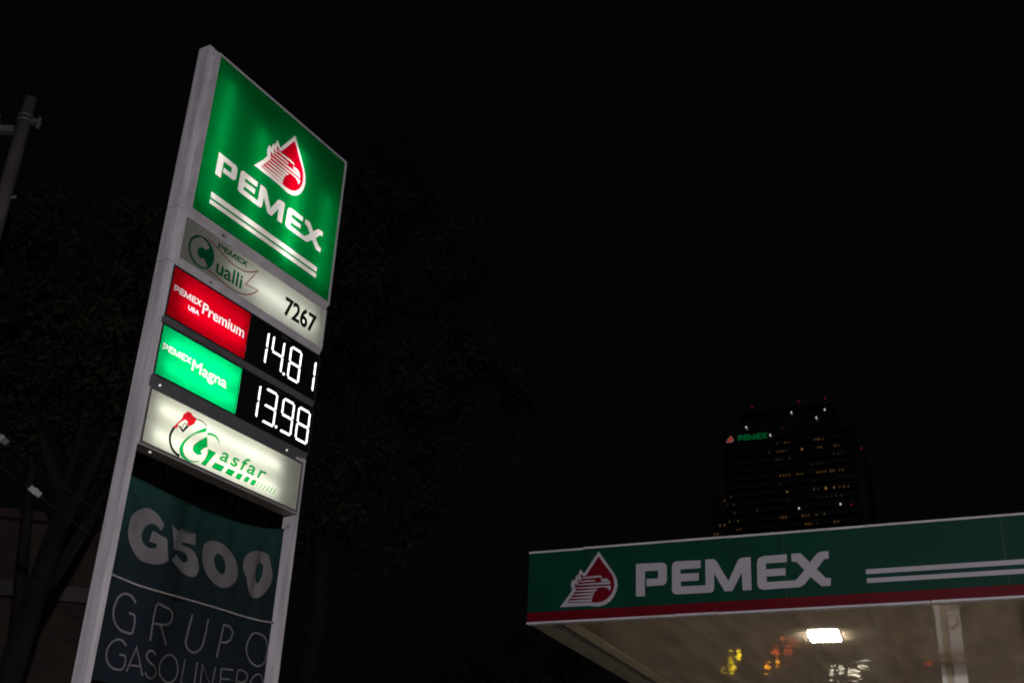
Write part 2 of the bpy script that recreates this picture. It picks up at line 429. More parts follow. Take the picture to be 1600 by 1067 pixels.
# ================================================================== the setting
struct(MB().poly([(-3000, -3000, -0.25), (3000, -3000, -0.25), (3000, 3000, -0.25), (-3000, 3000, -0.25)]).build('ground', M['ground']))
CA = rad(-24.234); CLOC = (0.365, 15.321, 0)
SA = rad(90) - 0.5368857; SLOC = (-2.8792, 8.6815, 0)
def sheet(name, mat, x0, x1, y0, y1, z, loc, rz, t=0.2):
    o = MB().box(x0, x1, y0, y1, z - t, z).build(name, mat); o.location = loc; o.rotation_euler = (0, 0, rz); return struct(o)
sheet('road', M['asphalt'], -90, 90, -26, -8.2, -0.12, CLOC, CA)
sheet('pavement', M['concrete'], -90, 90, -8.05, -4.2, 0.0, CLOC, CA)
sheet('kerb', M['kerb'], -90, 90, -8.2, -8.05, 0.01, CLOC, CA)
sheet('forecourt', M['concrete'], -1.5, 26, -4.2, 27, -0.004, CLOC, CA)
sheet('side_yard', M['asphalt'], -60, -1.5, -4.2, 27, -0.02, CLOC, CA)
lane = MB().box(-3, 3, -17.3, -17.15, -0.1155, -0.1115)
for k in range(-4, 5):
    o = lane.build('lane_marking', M['marking']); o.location = Vector(CLOC) + Matrix.Rotation(CA, 3, 'Z') @ Vector((k * 9.0, 0, 0)); o.rotation_euler = (0, 0, CA); struct(o)

# ================================================================== price pylon
pylon = thing('pylon_sign', 'tall grey pylon sign with backlit green header and lit fuel prices', 'pylon sign', SLOC, SA)
def post(u0, u1):
    m = MB().box(u0, u1, 0.08, 0.215, -0.25, 8.835)
    p = m.build('post', M['post'], pylon)
    bp = MB().box(u0 - .1, u1 + .1, -0.02, 0.315, -0.004, 0.016)
    for cx in (u0 - .06, u1 + .06):
        for cy in (0.02, 0.275): bp.tube([(cx, cy, 0.016), (cx, cy, 0.05)], 0.012, 6)
    bp.build('base_plate', M['steel'], p)
    # panel joints on the cladding
    for z in (2.93, 6.49, 7.035):
        MB().box(u0 - .0015, u1 + .0015, 0.0785, 0.2165, z, z + 0.004).build('joint', M['cab_dark'], p)
    return p
post(-0.075, -0.015); post(1.956, 2.016)
MB().box(-0.015, 1.956, 0.082, 0.213, 8.775, 8.833).build('top_bar', M['post'], pylon)

def cabinet(name, u0, u1, z0, z1, d, rim, mat, rim_mat, skirt=None, back=0.205, dividers=()):
    t = 0.012
    h = MB()
    h.box(u0, u0 + t, d, back, z0, z1).box(u1 - t, u1, d, back, z0, z1)
    h.box(u0 + t, u1 - t, d, back, z1 - t, z1).box(u0 + t, u1 - t, d, back, z0, z0 + t)
    h.box(u0 + t, u1 - t, back - t, back, z0 + t, z1 - t)
    for dv in dividers: h.box(dv - .006, dv + .006, d + .012, back - t, z0 + t, z1 - t)
    if skirt:
        zb, dd = skirt
        h.prism_x([(d + .002, z0 - .001), (d + dd, zb), (d + dd + .03, zb), (d + dd + .03, z0 - .001)], u0 + .002, u1 - .002)
    c = h.build(name, mat, pylon)
    r = MB(); f = d - 0.008
    r.box(u0, u1, f, d - .0005, z1 - rim, z1).box(u0, u1, f, d - .0005, z0, z0 + rim)
    r.box(u0, u0 + rim, f, d - .0005, z0 + rim, z1 - rim).box(u1 - rim, u1, f, d - .0005, z0 + rim, z1 - rim)
    r.build('rim', rim_mat, c)
    return c

def lit_face(par, rect, d, base_mat, layers):
    """layers: (name, material, shapes); one sub-part per layer, cut edge to edge out of the same sheet"""
    P, T = partition(rect, [l[2] for l in layers])
    fn = lambda x, z: (x, d + 0.003, z)
    link('face_panel', tri_mesh('face_panel', P, T[0], base_mat, fn), par)
    for (n, m, s), t in zip(layers, T[1:]):
        if len(t): link(n, tri_mesh(n, P, t, m, fn), par)

def tubes(par, mat_s, col, segs, r=0.013):
    for (a, b), s in zip(segs, mat_s):
        MB().tube([a, b], r, 8).build('tube', glow('tube_light', col, s), par)

# --- header
hd = cabinet('header_cabinet', -0.014, 1.975, 7.012, 8.752, 0.0, 0.022, M['inside'], M['cab_grey'], None)
MB().prism_x([(-.006, 7.011), (.036, 6.972), (.09, 6.972), (.09, 7.011)], -0.014, 1.975).build('skirt', M['cab_grey'], hd)
MB().box(-0.0165, -0.0145, -.006, .205, 7.013, 8.751).build('side_cover', M['cab_grey'], hd)
MB().box(0.42, 0.46, 0.008, 0.020, 6.984, 6.994).build('clip', M['screw'], hd)
eo, er, es = emblem((0.658, 7.876, 1.394, 8.565))
lit_face(hd, (0.004, 7.03, 1.957, 8.734), 0.0, M['a_green'],
    [('letter', M['a_white'], [s]) for s in pemex_word((0.203, 7.509, 1.752, 7.752))] +
    [('stripe', M['a_white'], [[[(0.2, 7.262), (1.733, 7.272), (1.733, 7.3255), (0.2, 7.3215)]]]),
     ('stripe', M['a_white'], [[[(0.198, 7.197), (1.733, 7.201), (1.733, 7.250), (0.198, 7.240)]]]),
     ('emblem_outline', M['a_white'], [[eo]]), ('emblem_field', M['a_red'], [[er]]), ('emblem_feathers', M['a_white'], [[s] for s in es])])
tubes(hd, (9.5, 11.0, 19.0, 8.5), (1.0, 0.98, 0.93), [((u, .10, 7.15), (u, .10, zt)) for u, zt in ((.2, 8.55), (.72, 8.35), (1.27, 8.45), (1.76, 8.2))])

# --- Cualli panel
q = cabinet('station_name_cabinet', -0.012, 1.994, 6.522, 6.97, 0.04, 0.016, M['inside'], M['cab_grey'], None)
MB().prism_x([(.034, 6.521), (.066, 6.468), (.12, 6.468), (.12, 6.521)], -0.012, 1.994).build('skirt', M['cab_grey'], q)
MB().box(0.40, 0.435, 0.043, 0.054, 6.495, 6.505).build('clip', M['screw'], q)
ell = lambda cx, cz, rx, rz, n=40: [(cx + rx * math.cos(2 * math.pi * i / n), cz + rz * math.sin(2 * math.pi * i / n)) for i in range(n)]
Cl = smooth_path([(0.1759, 6.8297), (0.215, 6.857), (0.2535, 6.8535), (0.29, 6.842)], 3) + [(0.3361, 6.8078), (0.2867, 6.7638)] + smooth_path([(0.2867, 6.7638), (0.2377, 6.7678), (0.2022, 6.7241), (0.205, 6.69), (0.2238, 6.6654), (0.2669, 6.6624), (0.2898, 6.6788)], 3) + [(0.3446, 6.6256)] + smooth_path([(0.3446, 6.6256), (0.3058, 6.594), (0.2224, 6.5881), (0.1408, 6.6385), (0.1123, 6.7173), (0.1279, 6.786), (0.1759, 6.8297)], 3)
flame = ribbon(smooth_path([(0.2967, 6.8872), (0.4529, 6.8485), (0.619, 6.8037), (0.7671, 6.805), (0.8763, 6.8389), (0.97, 6.9007)], 4) + [(0.8989, 6.7874), (0.8352, 6.6909), (1.0094, 6.71)] + smooth_path([(0.99, 6.69), (0.9408, 6.6429), (0.8476, 6.5882), (0.7178, 6.5600), (0.5581, 6.5707), (0.4441, 6.5907), (0.3476, 6.5945)], 4), 0.011)
lit_face(q, (0.004, 6.535, 1.978, 6.954), 0.04, M['a_cream'],
    [('flame_outline', M['a_qred'], [flame]), ('disc', M['a_qgreen'], [[ell(0.248, 6.722, 0.16, 0.153)]]), ('letter_c', M['a_cream'], [[dedupe(Cl)]])] +
    [('letter', M['a_qgreen'], [s]) for s in pemex_word((0.428, 6.862, 0.818, 6.917))] +
    [('letter', M['a_qgreen'], [s]) for s in text_shapes('ualli', (0.452, 6.618, 0.788, 6.757), 0.0045)] +
    [('digit', M['a_black'], [s]) for s in text_shapes('7267', (1.398, 6.646, 1.858, 6.832), 0.008)])
tubes(q, (7.5, 3.2), (1.0, 1.0, 0.94), [((0.95, .145, 6.745), (1.86, .145, 6.745)), ((0.62, .145, 6.745), (.93, .145, 6.745))])

# --- price rows
SEG = {'1': 'bc', '3': 'abgcd', '4': 'fgbc', '8': 'abcdefg', '9': 'abgfcd'}
def digit_mesh(ch, x0, x1, z0, z1, y):
    m = MB(); zm = (z0 + z1) / 2; g = 0.014
    lines = {'a': ((x0, z1), (x1, z1)), 'g': ((x0, zm), (x1, zm)), 'd': ((x0, z0), (x1, z0)), 'f': ((x0, zm), (x0, z1)), 'b': ((x1, zm), (x1, z1)), 'e': ((x0, z0), (x0, zm)), 'c': ((x1, z0), (x1, zm))}
    for s in SEG[ch]:
        (ax, az), (bx, bz) = lines[s]; a = Vector((ax, az)); b = Vector((bx, bz)); t = (b - a).normalized(); n = Vector((-t.y, t.x))
        a = a + t * g; b = b - t * g; L = (b - a).length; k = max(2, round(L / 0.0155))
        for i in range(k + 1):
            for side in (-1, 1):
                if side == 1 and i == k: continue
                p = a + t * (L * (i + (0.5 if side == 1 else 0)) / k) + n * (0.0047 * side)
                m.poly([(p.x + 0.0076 * math.cos(j * math.pi / 3), y, p.y + 0.0076 * math.sin(j * math.pi / 3)) for j in range(6)])
    return m

def price_row(name, z0, z1, panel_mat, layers, digits, dot, zd, tube_s, lit, skirt_z, skirt_dd, skirt_mat, note):
    c = cabinet(name, -0.014, 2.006, z0, z1, 0.06, 0.014, M['inside'], M['black'], None, dividers=(0.99,))
    MB().prism_x([(.053, z0 - .001), (.06 + skirt_dd, skirt_z), (.06 + skirt_dd + .04, skirt_z), (.06 + skirt_dd + .04, z0 - .001)], -0.014, 2.006).build('skirt', skirt_mat, c)
    MB().box(2.0062, 2.0085, .052, .205, z0, z1).build('side_cover', M['cab_dark'], c)
    lit_face(c, (0.002, z0 + .012, 0.985, z1 - .012), 0.06, panel_mat, layers)
    dp = MB().box(0.9855, 1.993, 0.0605, 0.075, z0 + .013, z1 - .013).build('display_panel', M['display'], c)
    for ch, x0, x1 in digits:
        digit_mesh(ch, x0, x1, zd[0], zd[1], 0.0575).build('digit', M['led'], c)
    m = MB()
    for dx in (-.006, .006):
        for dz in (0, .012): m.poly([(dot[0] + dx + .007 * math.cos(j * math.pi / 3), .0575, dot[1] + dz + .007 * math.sin(j * math.pi / 3)) for j in range(6)])
    m.build('decimal_point', M['led'], c)
    for s in text_shapes('$/litro', (note[0] - .06, note[1] - .016, note[0] + .06, note[1] + .018)):
        link('small_print', plate_mesh('small_print', s, M['dimprint'], 0.0585, 0.0015), c)
    tubes(c, tube_s, (1, 0.98, 0.95), [((lit[0], .135, z), (lit[1], .135, z)) for z in lit[2]])
    return c

price_row('premium_price_cabinet', 5.972, 6.464, M['a_pred'],
    [('letter', M['a_white'], [s]) for s in pemex_word((0.040, 6.234, 0.372, 6.294))] +
    [('letter', M['a_white'], [s]) for s in text_shapes('UBA', (0.231, 6.145, 0.365, 6.186), 0.0022)] +
    [('letter', M['a_white'], [s]) for s in text_shapes('Premium', (0.397, 6.185, 0.935, 6.288), 0.0028)],
    [('1', 1.15, 1.249), ('4', 1.326, 1.476), ('8', 1.581, 1.733), ('1', 1.85, 1.955)], (1.523, 6.062), (6.062, 6.382),
    (10.5, 6.5), (0.15, 0.94, (6.15, 6.33)), 5.905, 0.016, M['cab_dark'], (1.49, 6.428))
price_row('magna_price_cabinet', 5.428, 5.904, M['a_mgreen'],
    [('letter', M['a_white'], [s]) for s in pemex_word((0.040, 5.679, 0.371, 5.7385))] +
    [('letter', M['a_white'], [s]) for s in text_shapes('Magna', (0.394, 5.604, 0.822, 5.734), 0.0028)],
    [('1', 1.14, 1.242), ('3', 1.325, 1.480), ('9', 1.575, 1.727), ('8', 1.802, 1.965)], (1.521, 5.522), (5.518, 5.836),
    (13.0, 14.0), (0.09, 0.95, (5.56, 5.77)), 5.325, 0.045, M['cab_dark'], (1.505, 5.874))

# --- Gasfar panel
g = cabinet('gasfar_cabinet', -0.013, 1.953, 4.83, 5.322, 0.06, 0.018, M['inside'], M['cab_dark'], None)
MB().box(-0.0125, 1.9525, .055, .204, 4.815, 4.8295).build('bottom_cover', M['border'], g)
G_O = smooth_path([(0.6724, 5.209), (0.5847, 5.1459), (0.4802, 5.0512), (0.4254, 4.9713), (0.4158, 4.9168), (0.4441, 4.8672 + .004), (0.4937, 4.855), (0.5607, 4.8560), (0.6237, 4.8754), (0.6736, 4.9076)], 3) + smooth_path([(0.6118, 4.8803), (0.546, 4.868), (0.4907, 4.8853), (0.459, 4.9234), (0.4583, 4.9745), (0.4943, 5.039), (0.5591, 5.1059), (0.6806, 5.1722)], 3)
G_I = [(0.6985, 5.1346)] + smooth_path([(0.6148, 5.0649), (0.5687, 5.0137), (0.5601, 4.9761), (0.5833, 4.9497), (0.6305, 4.9446), (0.678, 4.9654)], 3) + smooth_path([(0.651, 4.982), (0.6779, 5.0175), (0.7083, 5.0387), (0.7228, 5.0421)], 2)
G_R = smooth_path([(0.6934, 5.168), (0.7411, 5.1828), (0.8015, 5.1808), (0.8441, 5.1516), (0.8606, 5.104)], 3) + smooth_path([(0.8412, 5.1372), (0.8005, 5.1581), (0.7461, 5.1607), (0.698, 5.1476)], 3)
G_F = [(0.7301, 5.0359), (0.832, 5.032), (0.7326, 4.8784), (0.6746, 4.8777), (0.7141, 4.9344), (0.7359, 4.9942)]
NOZ = [(0.311, 5.0796), (0.3394, 5.1245), (0.3825, 5.1797), (0.3897, 5.2216), (0.4311, 5.2637), (0.4698, 5.2697), (0.4975, 5.2495), (0.5447, 5.2453), (0.5396, 5.217), (0.5291, 5.1867), (0.4809, 5.1469), (0.4519, 5.1492), (0.4506, 5.1792), (0.4208, 5.1854), (0.3829, 5.1538), (0.3515, 5.1204), (0.3613, 5.1025), (0.3342, 5.0753)]
GUARD = [(0.3603, 5.1065), (0.4198, 5.068), (0.478, 5.1459), (0.4550, 5.1471), (0.4194, 5.0958), (0.3809, 5.1141)]
bars = [[(0.836, 4.9478), (0.9605, 4.9496), (0.92, 4.8889), (0.8064, 4.8902)], [(1.0014, 4.9482), (1.096, 4.9509), (1.0534, 4.8908), (0.9731, 4.8951)], [(1.1316, 4.9486), (1.1956, 4.9535), (1.1586, 4.8915), (1.1013, 4.8956)], [(1.2337, 4.9526), (1.2905, 4.9541), (1.2552, 4.8987), (1.2058, 4.9001)], [(1.3231, 4.9522), (1.3777, 4.9554), (1.345, 4.8962), (1.2927, 4.8989)]]
for i in range(6):
    x = 1.4071 + i * 0.0446; w = 0.0078 + i * 0.0009
    bars.append([(x, 4.9524 + i * .002), (x + w, 4.9524 + i * .002), (x + w - .0325, 4.8977 + i * .001), (x - .0325, 4.8977 + i * .001)])
lit_face(g, (0.004, 4.847, 1.936, 5.305), 0.06, M['a_cream'],
    [('hose', M['a_black'], [ribbon(smooth_path([(0.318, 5.0796), (0.2924, 5.0076), (0.3021, 4.9433), (0.3421, 4.8919), (0.392, 4.8691), (0.4298, 4.8655)], 4), 0.025)]),
     ('spout', M['a_black'], [ribbon(smooth_path([(0.5405, 5.2372), (0.6094, 5.2432), (0.6729, 5.2225)], 4), 0.009)]),
     ('nozzle', M['a_gred'], [[NOZ]]), ('trigger_guard', M['a_black'], [[GUARD], ribbon(smooth_path([(.405, 5.112), (.418, 5.15), (.44, 5.158), (.445, 5.135), (.425, 5.105)], 2), .008)])] +
    [('letter_g', M['a_ggreen'], [[dedupe(x)] for x in (G_O, G_I, G_R, G_F)])] +
    [('letter', M['a_ggreen'], [s]) for s in text_shapes('asfar', (0.885, 4.987, 1.485, 5.112), 0.0035, 0.3, 1.22)] +
    [('bar', M['a_ggreen'], [[b]]) for b in bars])
tubes(g, (7.3, 7.3), (1.0, 1.0, 0.9), [((0.12, .13, 4.955), (1.66, .13, 4.955)), ((0.12, .13, 5.185), (1.66, .13, 5.185))])

# small downlights under the cabinets
def spot(u, y, z, nx):
    MB().tube([(u, y - .006 * nx[0], z - .006 * nx[1]), (u, y + .004 * nx[0], z + .004 * nx[1])], 0.010, 12).build('spot_lens', M['spot'], pylon)
for u in (0.10, 1.73): spot(u, 0.082, 5.376, (0.9, 0.43))
for u in (0.16,): spot(u, 0.115, 4.815, (0, 1.0))
MB().box(1.88, 1.95, .07, .1, 5.325, 5.36).build('bracket', M['cab_grey'], pylon)

# ================================================================== cloth banner between the posts
ban = thing('banner', 'wrinkled teal to navy cloth banner tied between the pylon posts', 'banner', SLOC, SA)
def ztop(u): return float(np.interp(u, [-.01, .18, .55, .97, 1.41, 1.71, 1.955], [4.60, 4.591, 4.574, 4.553, 4.577, 4.621, 4.682]))
def zbot(u): return 3.005 + 0.03 * u
def sst(x, a, b):
    t = max(0.0, min(1.0, (x - a) / (b - a))); return t * t * (3 - 2 * t)
def bdepth(u, z):
    f = 0.185
    f += -0.115 * sst(u, 0.02, 0.46) + 0.10 * sst(u, 0.44, 0.80)                         # the wind bellies it out through the G
    f += 0.030 * math.sin(3.2 * (u - 0.9)) * 0.8
    v = (4.62 - z)
    dgl = (u - 0.02) - 0.75 * v                                                         # folds fanning out of the tied corner
    f += 0.022 * math.exp(-(dgl / 0.045) ** 2) * math.exp(-v / 0.4)
    dg2 = (u - 0.02) - 0.28 * v
    f += -0.018 * math.exp(-(dg2 / 0.03) ** 2) * math.exp(-v / 0.6)
    dg3 = (1.70 - u) + 0.10 * (z - 4.2)
    f += 0.035 * math.exp(-(dg3 / 0.05) ** 2) * math.exp(-((z - 4.15) / 0.28) ** 2)     # crease in the last 0
    f += 0.006 * math.sin(17 * u + 5 * z) + 0.004 * math.sin(29 * u - 7 * z)
    f += 0.012 * sst(3.75 - z, 0, 0.6) * math.sin(7 * u + 1)
    e = min(1.0, u / 0.10, (1.955 - u) / 0.10); e = max(0.0, e)
    return 0.185 + (f - 0.185) * e
def bmap(u, z):
    """a point of the flat print -> where the belly of the cloth carries it"""
    a, b = u, z
    for _ in range(6):
        k = 0.2 - bdepth(a, b); e = max(0.0, min(1.0, u / .12, (1.955 - u) / .12))
        a = u - .89 * k * e; b = 1.6 + (z - 1.6) * (1 - .148 * k * e)
    return a, bdepth(a, b), b
NU, NV = 110, 84
m = MB()
for i in range(NU + 1):
    u = -0.012 + 1.966 * i / NU
    for j in range(NV + 1):
        z = zbot(u) + (ztop(u) - zbot(u)) * j / NV; m.v.append(bmap(u, z))
for i in range(NU):
    for j in range(NV):
        a = i * (NV + 1) + j; m.f.append((a, a + NV + 1, a + NV + 2, a + 1))
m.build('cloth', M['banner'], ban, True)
hem = [bmap(-0.012 + 1.966 * i / 60, ztop(-0.012 + 1.966 * i / 60)) for i in range(61)]
def ink(u, z):
    a, f, b = bmap(u, z); return (a, f - .004, b)
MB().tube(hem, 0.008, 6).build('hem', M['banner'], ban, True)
def drape(name, shape, mat=None, off=0.004):
    xs = [p[0] for lp in shape for p in lp]; zs = [p[1] for lp in shape for p in lp]
    P, T = partition((min(xs) - .012, min(zs) - .012, max(xs) + .012, max(zs) + .012), [[shape]], 0.03)
    return link(name, tri_mesh(name, P, T[1], mat or M['banner_ink'], ink), ban)
b0 = [(1.0898, 4.3401), (1.2046, 4.3459), (1.3159, 4.3088), (1.4055, 4.2391), (1.4458, 4.1562), (1.4291, 4.0596), (1.3265, 3.9892), (1.2271, 3.9804), (1.1188, 4.019), (1.0319, 4.092), (0.9907, 4.1814), (0.9912, 4.2723), (1.0303, 4.3186)]
b0i = [(1.1678, 4.2487), (1.228, 4.239), (1.2764, 4.1851), (1.2891, 4.127), (1.2609, 4.0894), (1.1997, 4.1044), (1.1502, 4.1525), (1.1361, 4.2097)]
b00 = [(1.5894, 4.3799), (1.6626, 4.4038), (1.7887, 4.4084), (1.8306, 4.3602), (1.8553, 4.302), (1.8783, 4.2436), (1.8774, 4.1688), (1.8385, 4.0854), (1.7736, 4.0178), (1.7026, 3.9857), (1.6294, 4.0048), (1.5817, 4.0864), (1.564, 4.1339), (1.5089, 4.1929), (1.4963, 4.2522), (1.5159, 4.3255)]
b00i = [(1.6988, 4.3046), (1.748, 4.296), (1.7594, 4.2245), (1.732, 4.1439), (1.7034, 4.1159), (1.6812, 4.1629), (1.6765, 4.2459)]
bG = smooth_path([(0.6264, 4.0465), (0.55, 4.0), (0.4702, 3.979), (0.3465, 3.9735), (0.2501, 4.0234), (0.1857, 4.1), (0.1625, 4.1785), (0.1703, 4.2856), (0.2276, 4.3557), (0.3061, 4.3959), (0.3968, 4.3918), (0.46, 4.365), (0.5183, 4.3193)], 4) + smooth_path([(0.4937, 4.2583), (0.45, 4.285), (0.3953, 4.2916), (0.329, 4.2501), (0.3043, 4.171), (0.3372, 4.1133), (0.4051, 4.0935), (0.4769, 4.113)], 4) + [(0.4753, 4.1463), (0.3931, 4.143), (0.4081, 4.2389), (0.5716, 4.2166)]
b5 = [(0.5986, 4.3425), (0.8774, 4.342), (0.8925, 4.2454), (0.7445, 4.2348)] + smooth_path([(0.7435, 4.2098), (0.8536, 4.2049), (0.925, 4.1641), (0.9765, 4.0779), (0.9657, 4.0157), (0.9184, 3.9823), (0.809, 3.9864), (0.73, 4.022), (0.6587, 4.0597)], 4) + smooth_path([(0.6978, 4.1188), (0.74, 4.095), (0.7886, 4.074), (0.8322, 4.0902), (0.8322, 4.1198), (0.783, 4.1562), (0.6631, 4.1535)], 4)
drape('letter', [bG]); drape('letter', [b5])
for o_, i_ in ((b0, b0i), (b00, b00i)):
    drape('letter', [smooth_path(o_, 3, True), smooth_path(i_, 3, True)])
STROKES = [
 [[(0.3704, 3.6394), (0.3155, 3.6834), (0.2466, 3.6843), (0.1946, 3.6459), (0.1708, 3.5708), (0.1748, 3.5071), (0.2074, 3.4499), (0.2657, 3.4118), (0.3295, 3.402), (0.3881, 3.4159), (0.3827, 3.5386), (0.3238, 3.5491)]],
 [[(0.5813, 3.3927), (0.5802, 3.666), (0.6585, 3.6807), (0.7349, 3.6687), (0.7703, 3.6328), (0.7631, 3.5779), (0.705, 3.5414), (0.583, 3.5299)], [(0.6609, 3.5321), (0.7559, 3.3943)]],
 [[(0.9893, 3.6856), (0.9643, 3.4742), (0.9838, 3.4198), (1.0387, 3.3917), (1.0932, 3.3973), (1.1465, 3.4418), (1.1656, 3.5145), (1.1796, 3.689)]],
 [[(1.3427, 3.4003), (1.3692, 3.682), (1.4441, 3.6824), (1.4908, 3.641), (1.4746, 3.5765), (1.4224, 3.5407), (1.3575, 3.5329)]],
 [[(1.79, 3.7), (1.725, 3.6697), (1.687, 3.5894), (1.691, 3.5181), (1.7527, 3.4481), (1.8424, 3.4222), (1.9146, 3.4591), (1.935, 3.5396), (1.930, 3.6113), (1.8837, 3.6789), (1.79, 3.7)]],
 [[(0.3539, 3.3042), (0.3097, 3.3338), (0.2662, 3.337), (0.2138, 3.3056), (0.1813, 3.2453), (0.1886, 3.1841), (0.2265, 3.1377), (0.2912, 3.1182), (0.3649, 3.1377), (0.3671, 3.2266), (0.3056, 3.2286)]],
 [[(0.4023, 3.1201), (0.4587, 3.3173), (0.5681, 3.1175)], [(0.4293, 3.1746), (0.5232, 3.1826)]],
 [[(0.6652, 3.2967), (0.6272, 3.3203), (0.5903, 3.3132), (0.5705, 3.2788), (0.5949, 3.2417), (0.6671, 3.2086), (0.6963, 3.1676), (0.675, 3.1224), (0.626, 3.1139), (0.5859, 3.1481)]],
 [[(0.7975, 3.3199), (0.7466, 3.2839), (0.7229, 3.2188), (0.7441, 3.1575), (0.8061, 3.1171), (0.8595, 3.1141), (0.9111, 3.1491), (0.9285, 3.2181), (0.9022, 3.2845), (0.8503, 3.3223), (0.7975, 3.3199)]],
 [[(0.9891, 3.3196), (0.9821, 3.133), (1.06, 3.1285)]], [[(1.1283, 3.3232), (1.1326, 3.1156)]],
 [[(1.2037, 3.1273), (1.1887, 3.3178), (1.3336, 3.1488), (1.3452, 3.3237)]],
 [[(1.5636, 3.339), (1.4155, 3.3225), (1.4312, 3.1649), (1.5757, 3.1789)], [(1.4286, 3.2429), (1.5365, 3.2565)]],
 [[(1.6253, 3.1921), (1.6132, 3.3398), (1.7062, 3.3483), (1.7465, 3.3179), (1.7231, 3.2684), (1.6275, 3.2522)], [(1.6935, 3.2634), (1.7651, 3.2151)]],
 [[(1.8586, 3.3545), (1.8131, 3.3193), (1.7932, 3.2652), (1.8195, 3.214), (1.8888, 3.1982), (1.9319, 3.2476), (1.9321, 3.309), (1.9052, 3.3489), (1.8586, 3.3545)]]]
ANG = {3, 6, 9, 10, 11, 12}
for k, letter in enumerate(STROKES):
    w = 0.017 if k < 5 else 0.0145
    sh_parts = []
    for path in letter:
        closed = abs(path[0][0] - path[-1][0]) + abs(path[0][1] - path[-1][1]) < 1e-4
        pth = path if (k in ANG or len(path) < 4) else smooth_path(path, 3, closed)
        sh_parts.append(ribbon(pth, w, closed))
    xs = [p[0] for s in sh_parts for lp in s for p in lp]; zs = [p[1] for s in sh_parts for lp in s for p in lp]
    P, T = partition((min(xs) - .012, min(zs) - .012, max(xs) + .012, max(zs) + .012), [sh_parts], 0.03)
    link('letter', tri_mesh('letter', P, T[1], M['banner_ink'], ink), ban)
# rope across the banner, tied off to both posts
rp = smooth_path([(0.0, 3.80), (0.066, 3.7911), (0.1839, 3.785), (0.3579, 3.7758), (0.7365, 3.7830), (1.2816, 3.7950), (1.55, 3.795), (1.7829, 3.8065), (1.95, 3.818)], 5)
rope = MB().tube([(a_, f_ - .014, b_) for a_, f_, b_ in (bmap(u, z) for u, z in rp)], 0.0085, 6)
ro = thing('rope', 'thin pale rope stretched across the banner below the large number', 'rope', SLOC, SA)
rope.build('strand', M['rope'], ro, True)
for u, z in ((-0.012, 3.802), (1.953, 3.818)):
    MB().tube([(u + .02 * math.cos(a), .172 + .012 * math.sin(a), z + .012 * math.sin(2 * a)) for a in [k * math.pi / 5 for k in range(10)]], 0.006, 5).build('knot', M['rope'], ro, True)
MB().tube([(1.95, .18, 4.68), (1.958, .15, 4.72), (1.954, .13, 4.69), (1.95, .12, 4.74)], 0.007, 6).build('tie', M['rope'], ban, True)
MB().tube([(-0.008, .18, 4.595), (-0.012, .16, 4.64), (-0.014, .14, 4.66)], 0.007, 6).build('tie', M['rope'], ban, True)

# ================================================================== canopy
can = thing('canopy', 'filling station canopy with dark green lettered fascia, red band and shiny soffit', 'canopy', CLOC, CA)
CL, CD = 16.0, 11.0
FZ0, FZ1 = 5.0, 5.954
fas = MB().box(.001, CL, 0.004, 0.12, FZ0 + 0.1355, FZ1 - .02).build('fascia', M['cab_dark'], can)
for i in range(7):
    a_ = 0 if i == 0 else .9 + (i - 1) * 2.516; b_ = .9 + i * 2.516 - .005
    MB().box(a_, b_, random.uniform(-.0002, .0006), .0038, FZ0 + 0.1358, FZ1 - .0205).build('fascia_panel', M['fas_green'], fas)
MB().box(-.001, CL, -.003, .118, FZ0 + 0.0105, FZ0 + 0.135).build('red_band', M['fas_red'], fas)
MB().box(0, .12, .1205, CD, FZ0 + .1355, FZ1 - .02).build('side_fascia', M['fas_green'], can)
MB().box(-.001, .12, .1205, CD, FZ0 + .0105, FZ0 + .135).build('side_band', M['fas_red'], can)
x = 0.0
for ln, dz in ((.78, -.004), (1.9, .004), (1.75, .001), (2.4, .003), (2.9, -.001), (3.1, .002), (3.15, 0)):
    MB().box(x, x + ln - .006, -.012, .125, FZ1 - .02 + dz, FZ1 + .006 + dz).build('top_trim', M['trim'], can); x += ln
x = -0.006
for ln, dz in ((2.02, 0), (.55, .003), (3.05 - .55, -.002), (.004, 0), (3.0, .001), (3.0, 0), (4.9, 0)):
    if ln > .01: MB().box(x, x + ln - .008, -.012, .08, FZ0 - .018 + dz, FZ0 + .0065 + dz).build('bottom_trim', M['trim'], can)
    x += ln
for s in ([L_P], [L_EM], [L_EX]):
    link('letter', plate_mesh('letter', s, M['fas_white'], -0.006, .0055), fas)
link('emblem_outline', plate_mesh('emblem_outline', [E_OUT], M['fas_white'], -0.004, .0035), fas)
link('emblem_field', plate_mesh('emblem_field', [E_RED], M['fas_logo_red'], -0.007, .0025), fas)
for s in E_STR: link('emblem_feather', plate_mesh('emblem_feather', [s], M['fas_white'], -0.010, .0025), fas)
for z0, z1 in ((5.363, 5.421), (5.256, 5.311)):
    MB().box(4.371, 11.5, -.006, -.0005, z0, z1).build('stripe', M['fas_white'], fas)
MB().box(0.13, CL, 0.13, CD, FZ0 + .30, FZ0 + .36).build('roof_deck', M['steel'], can)
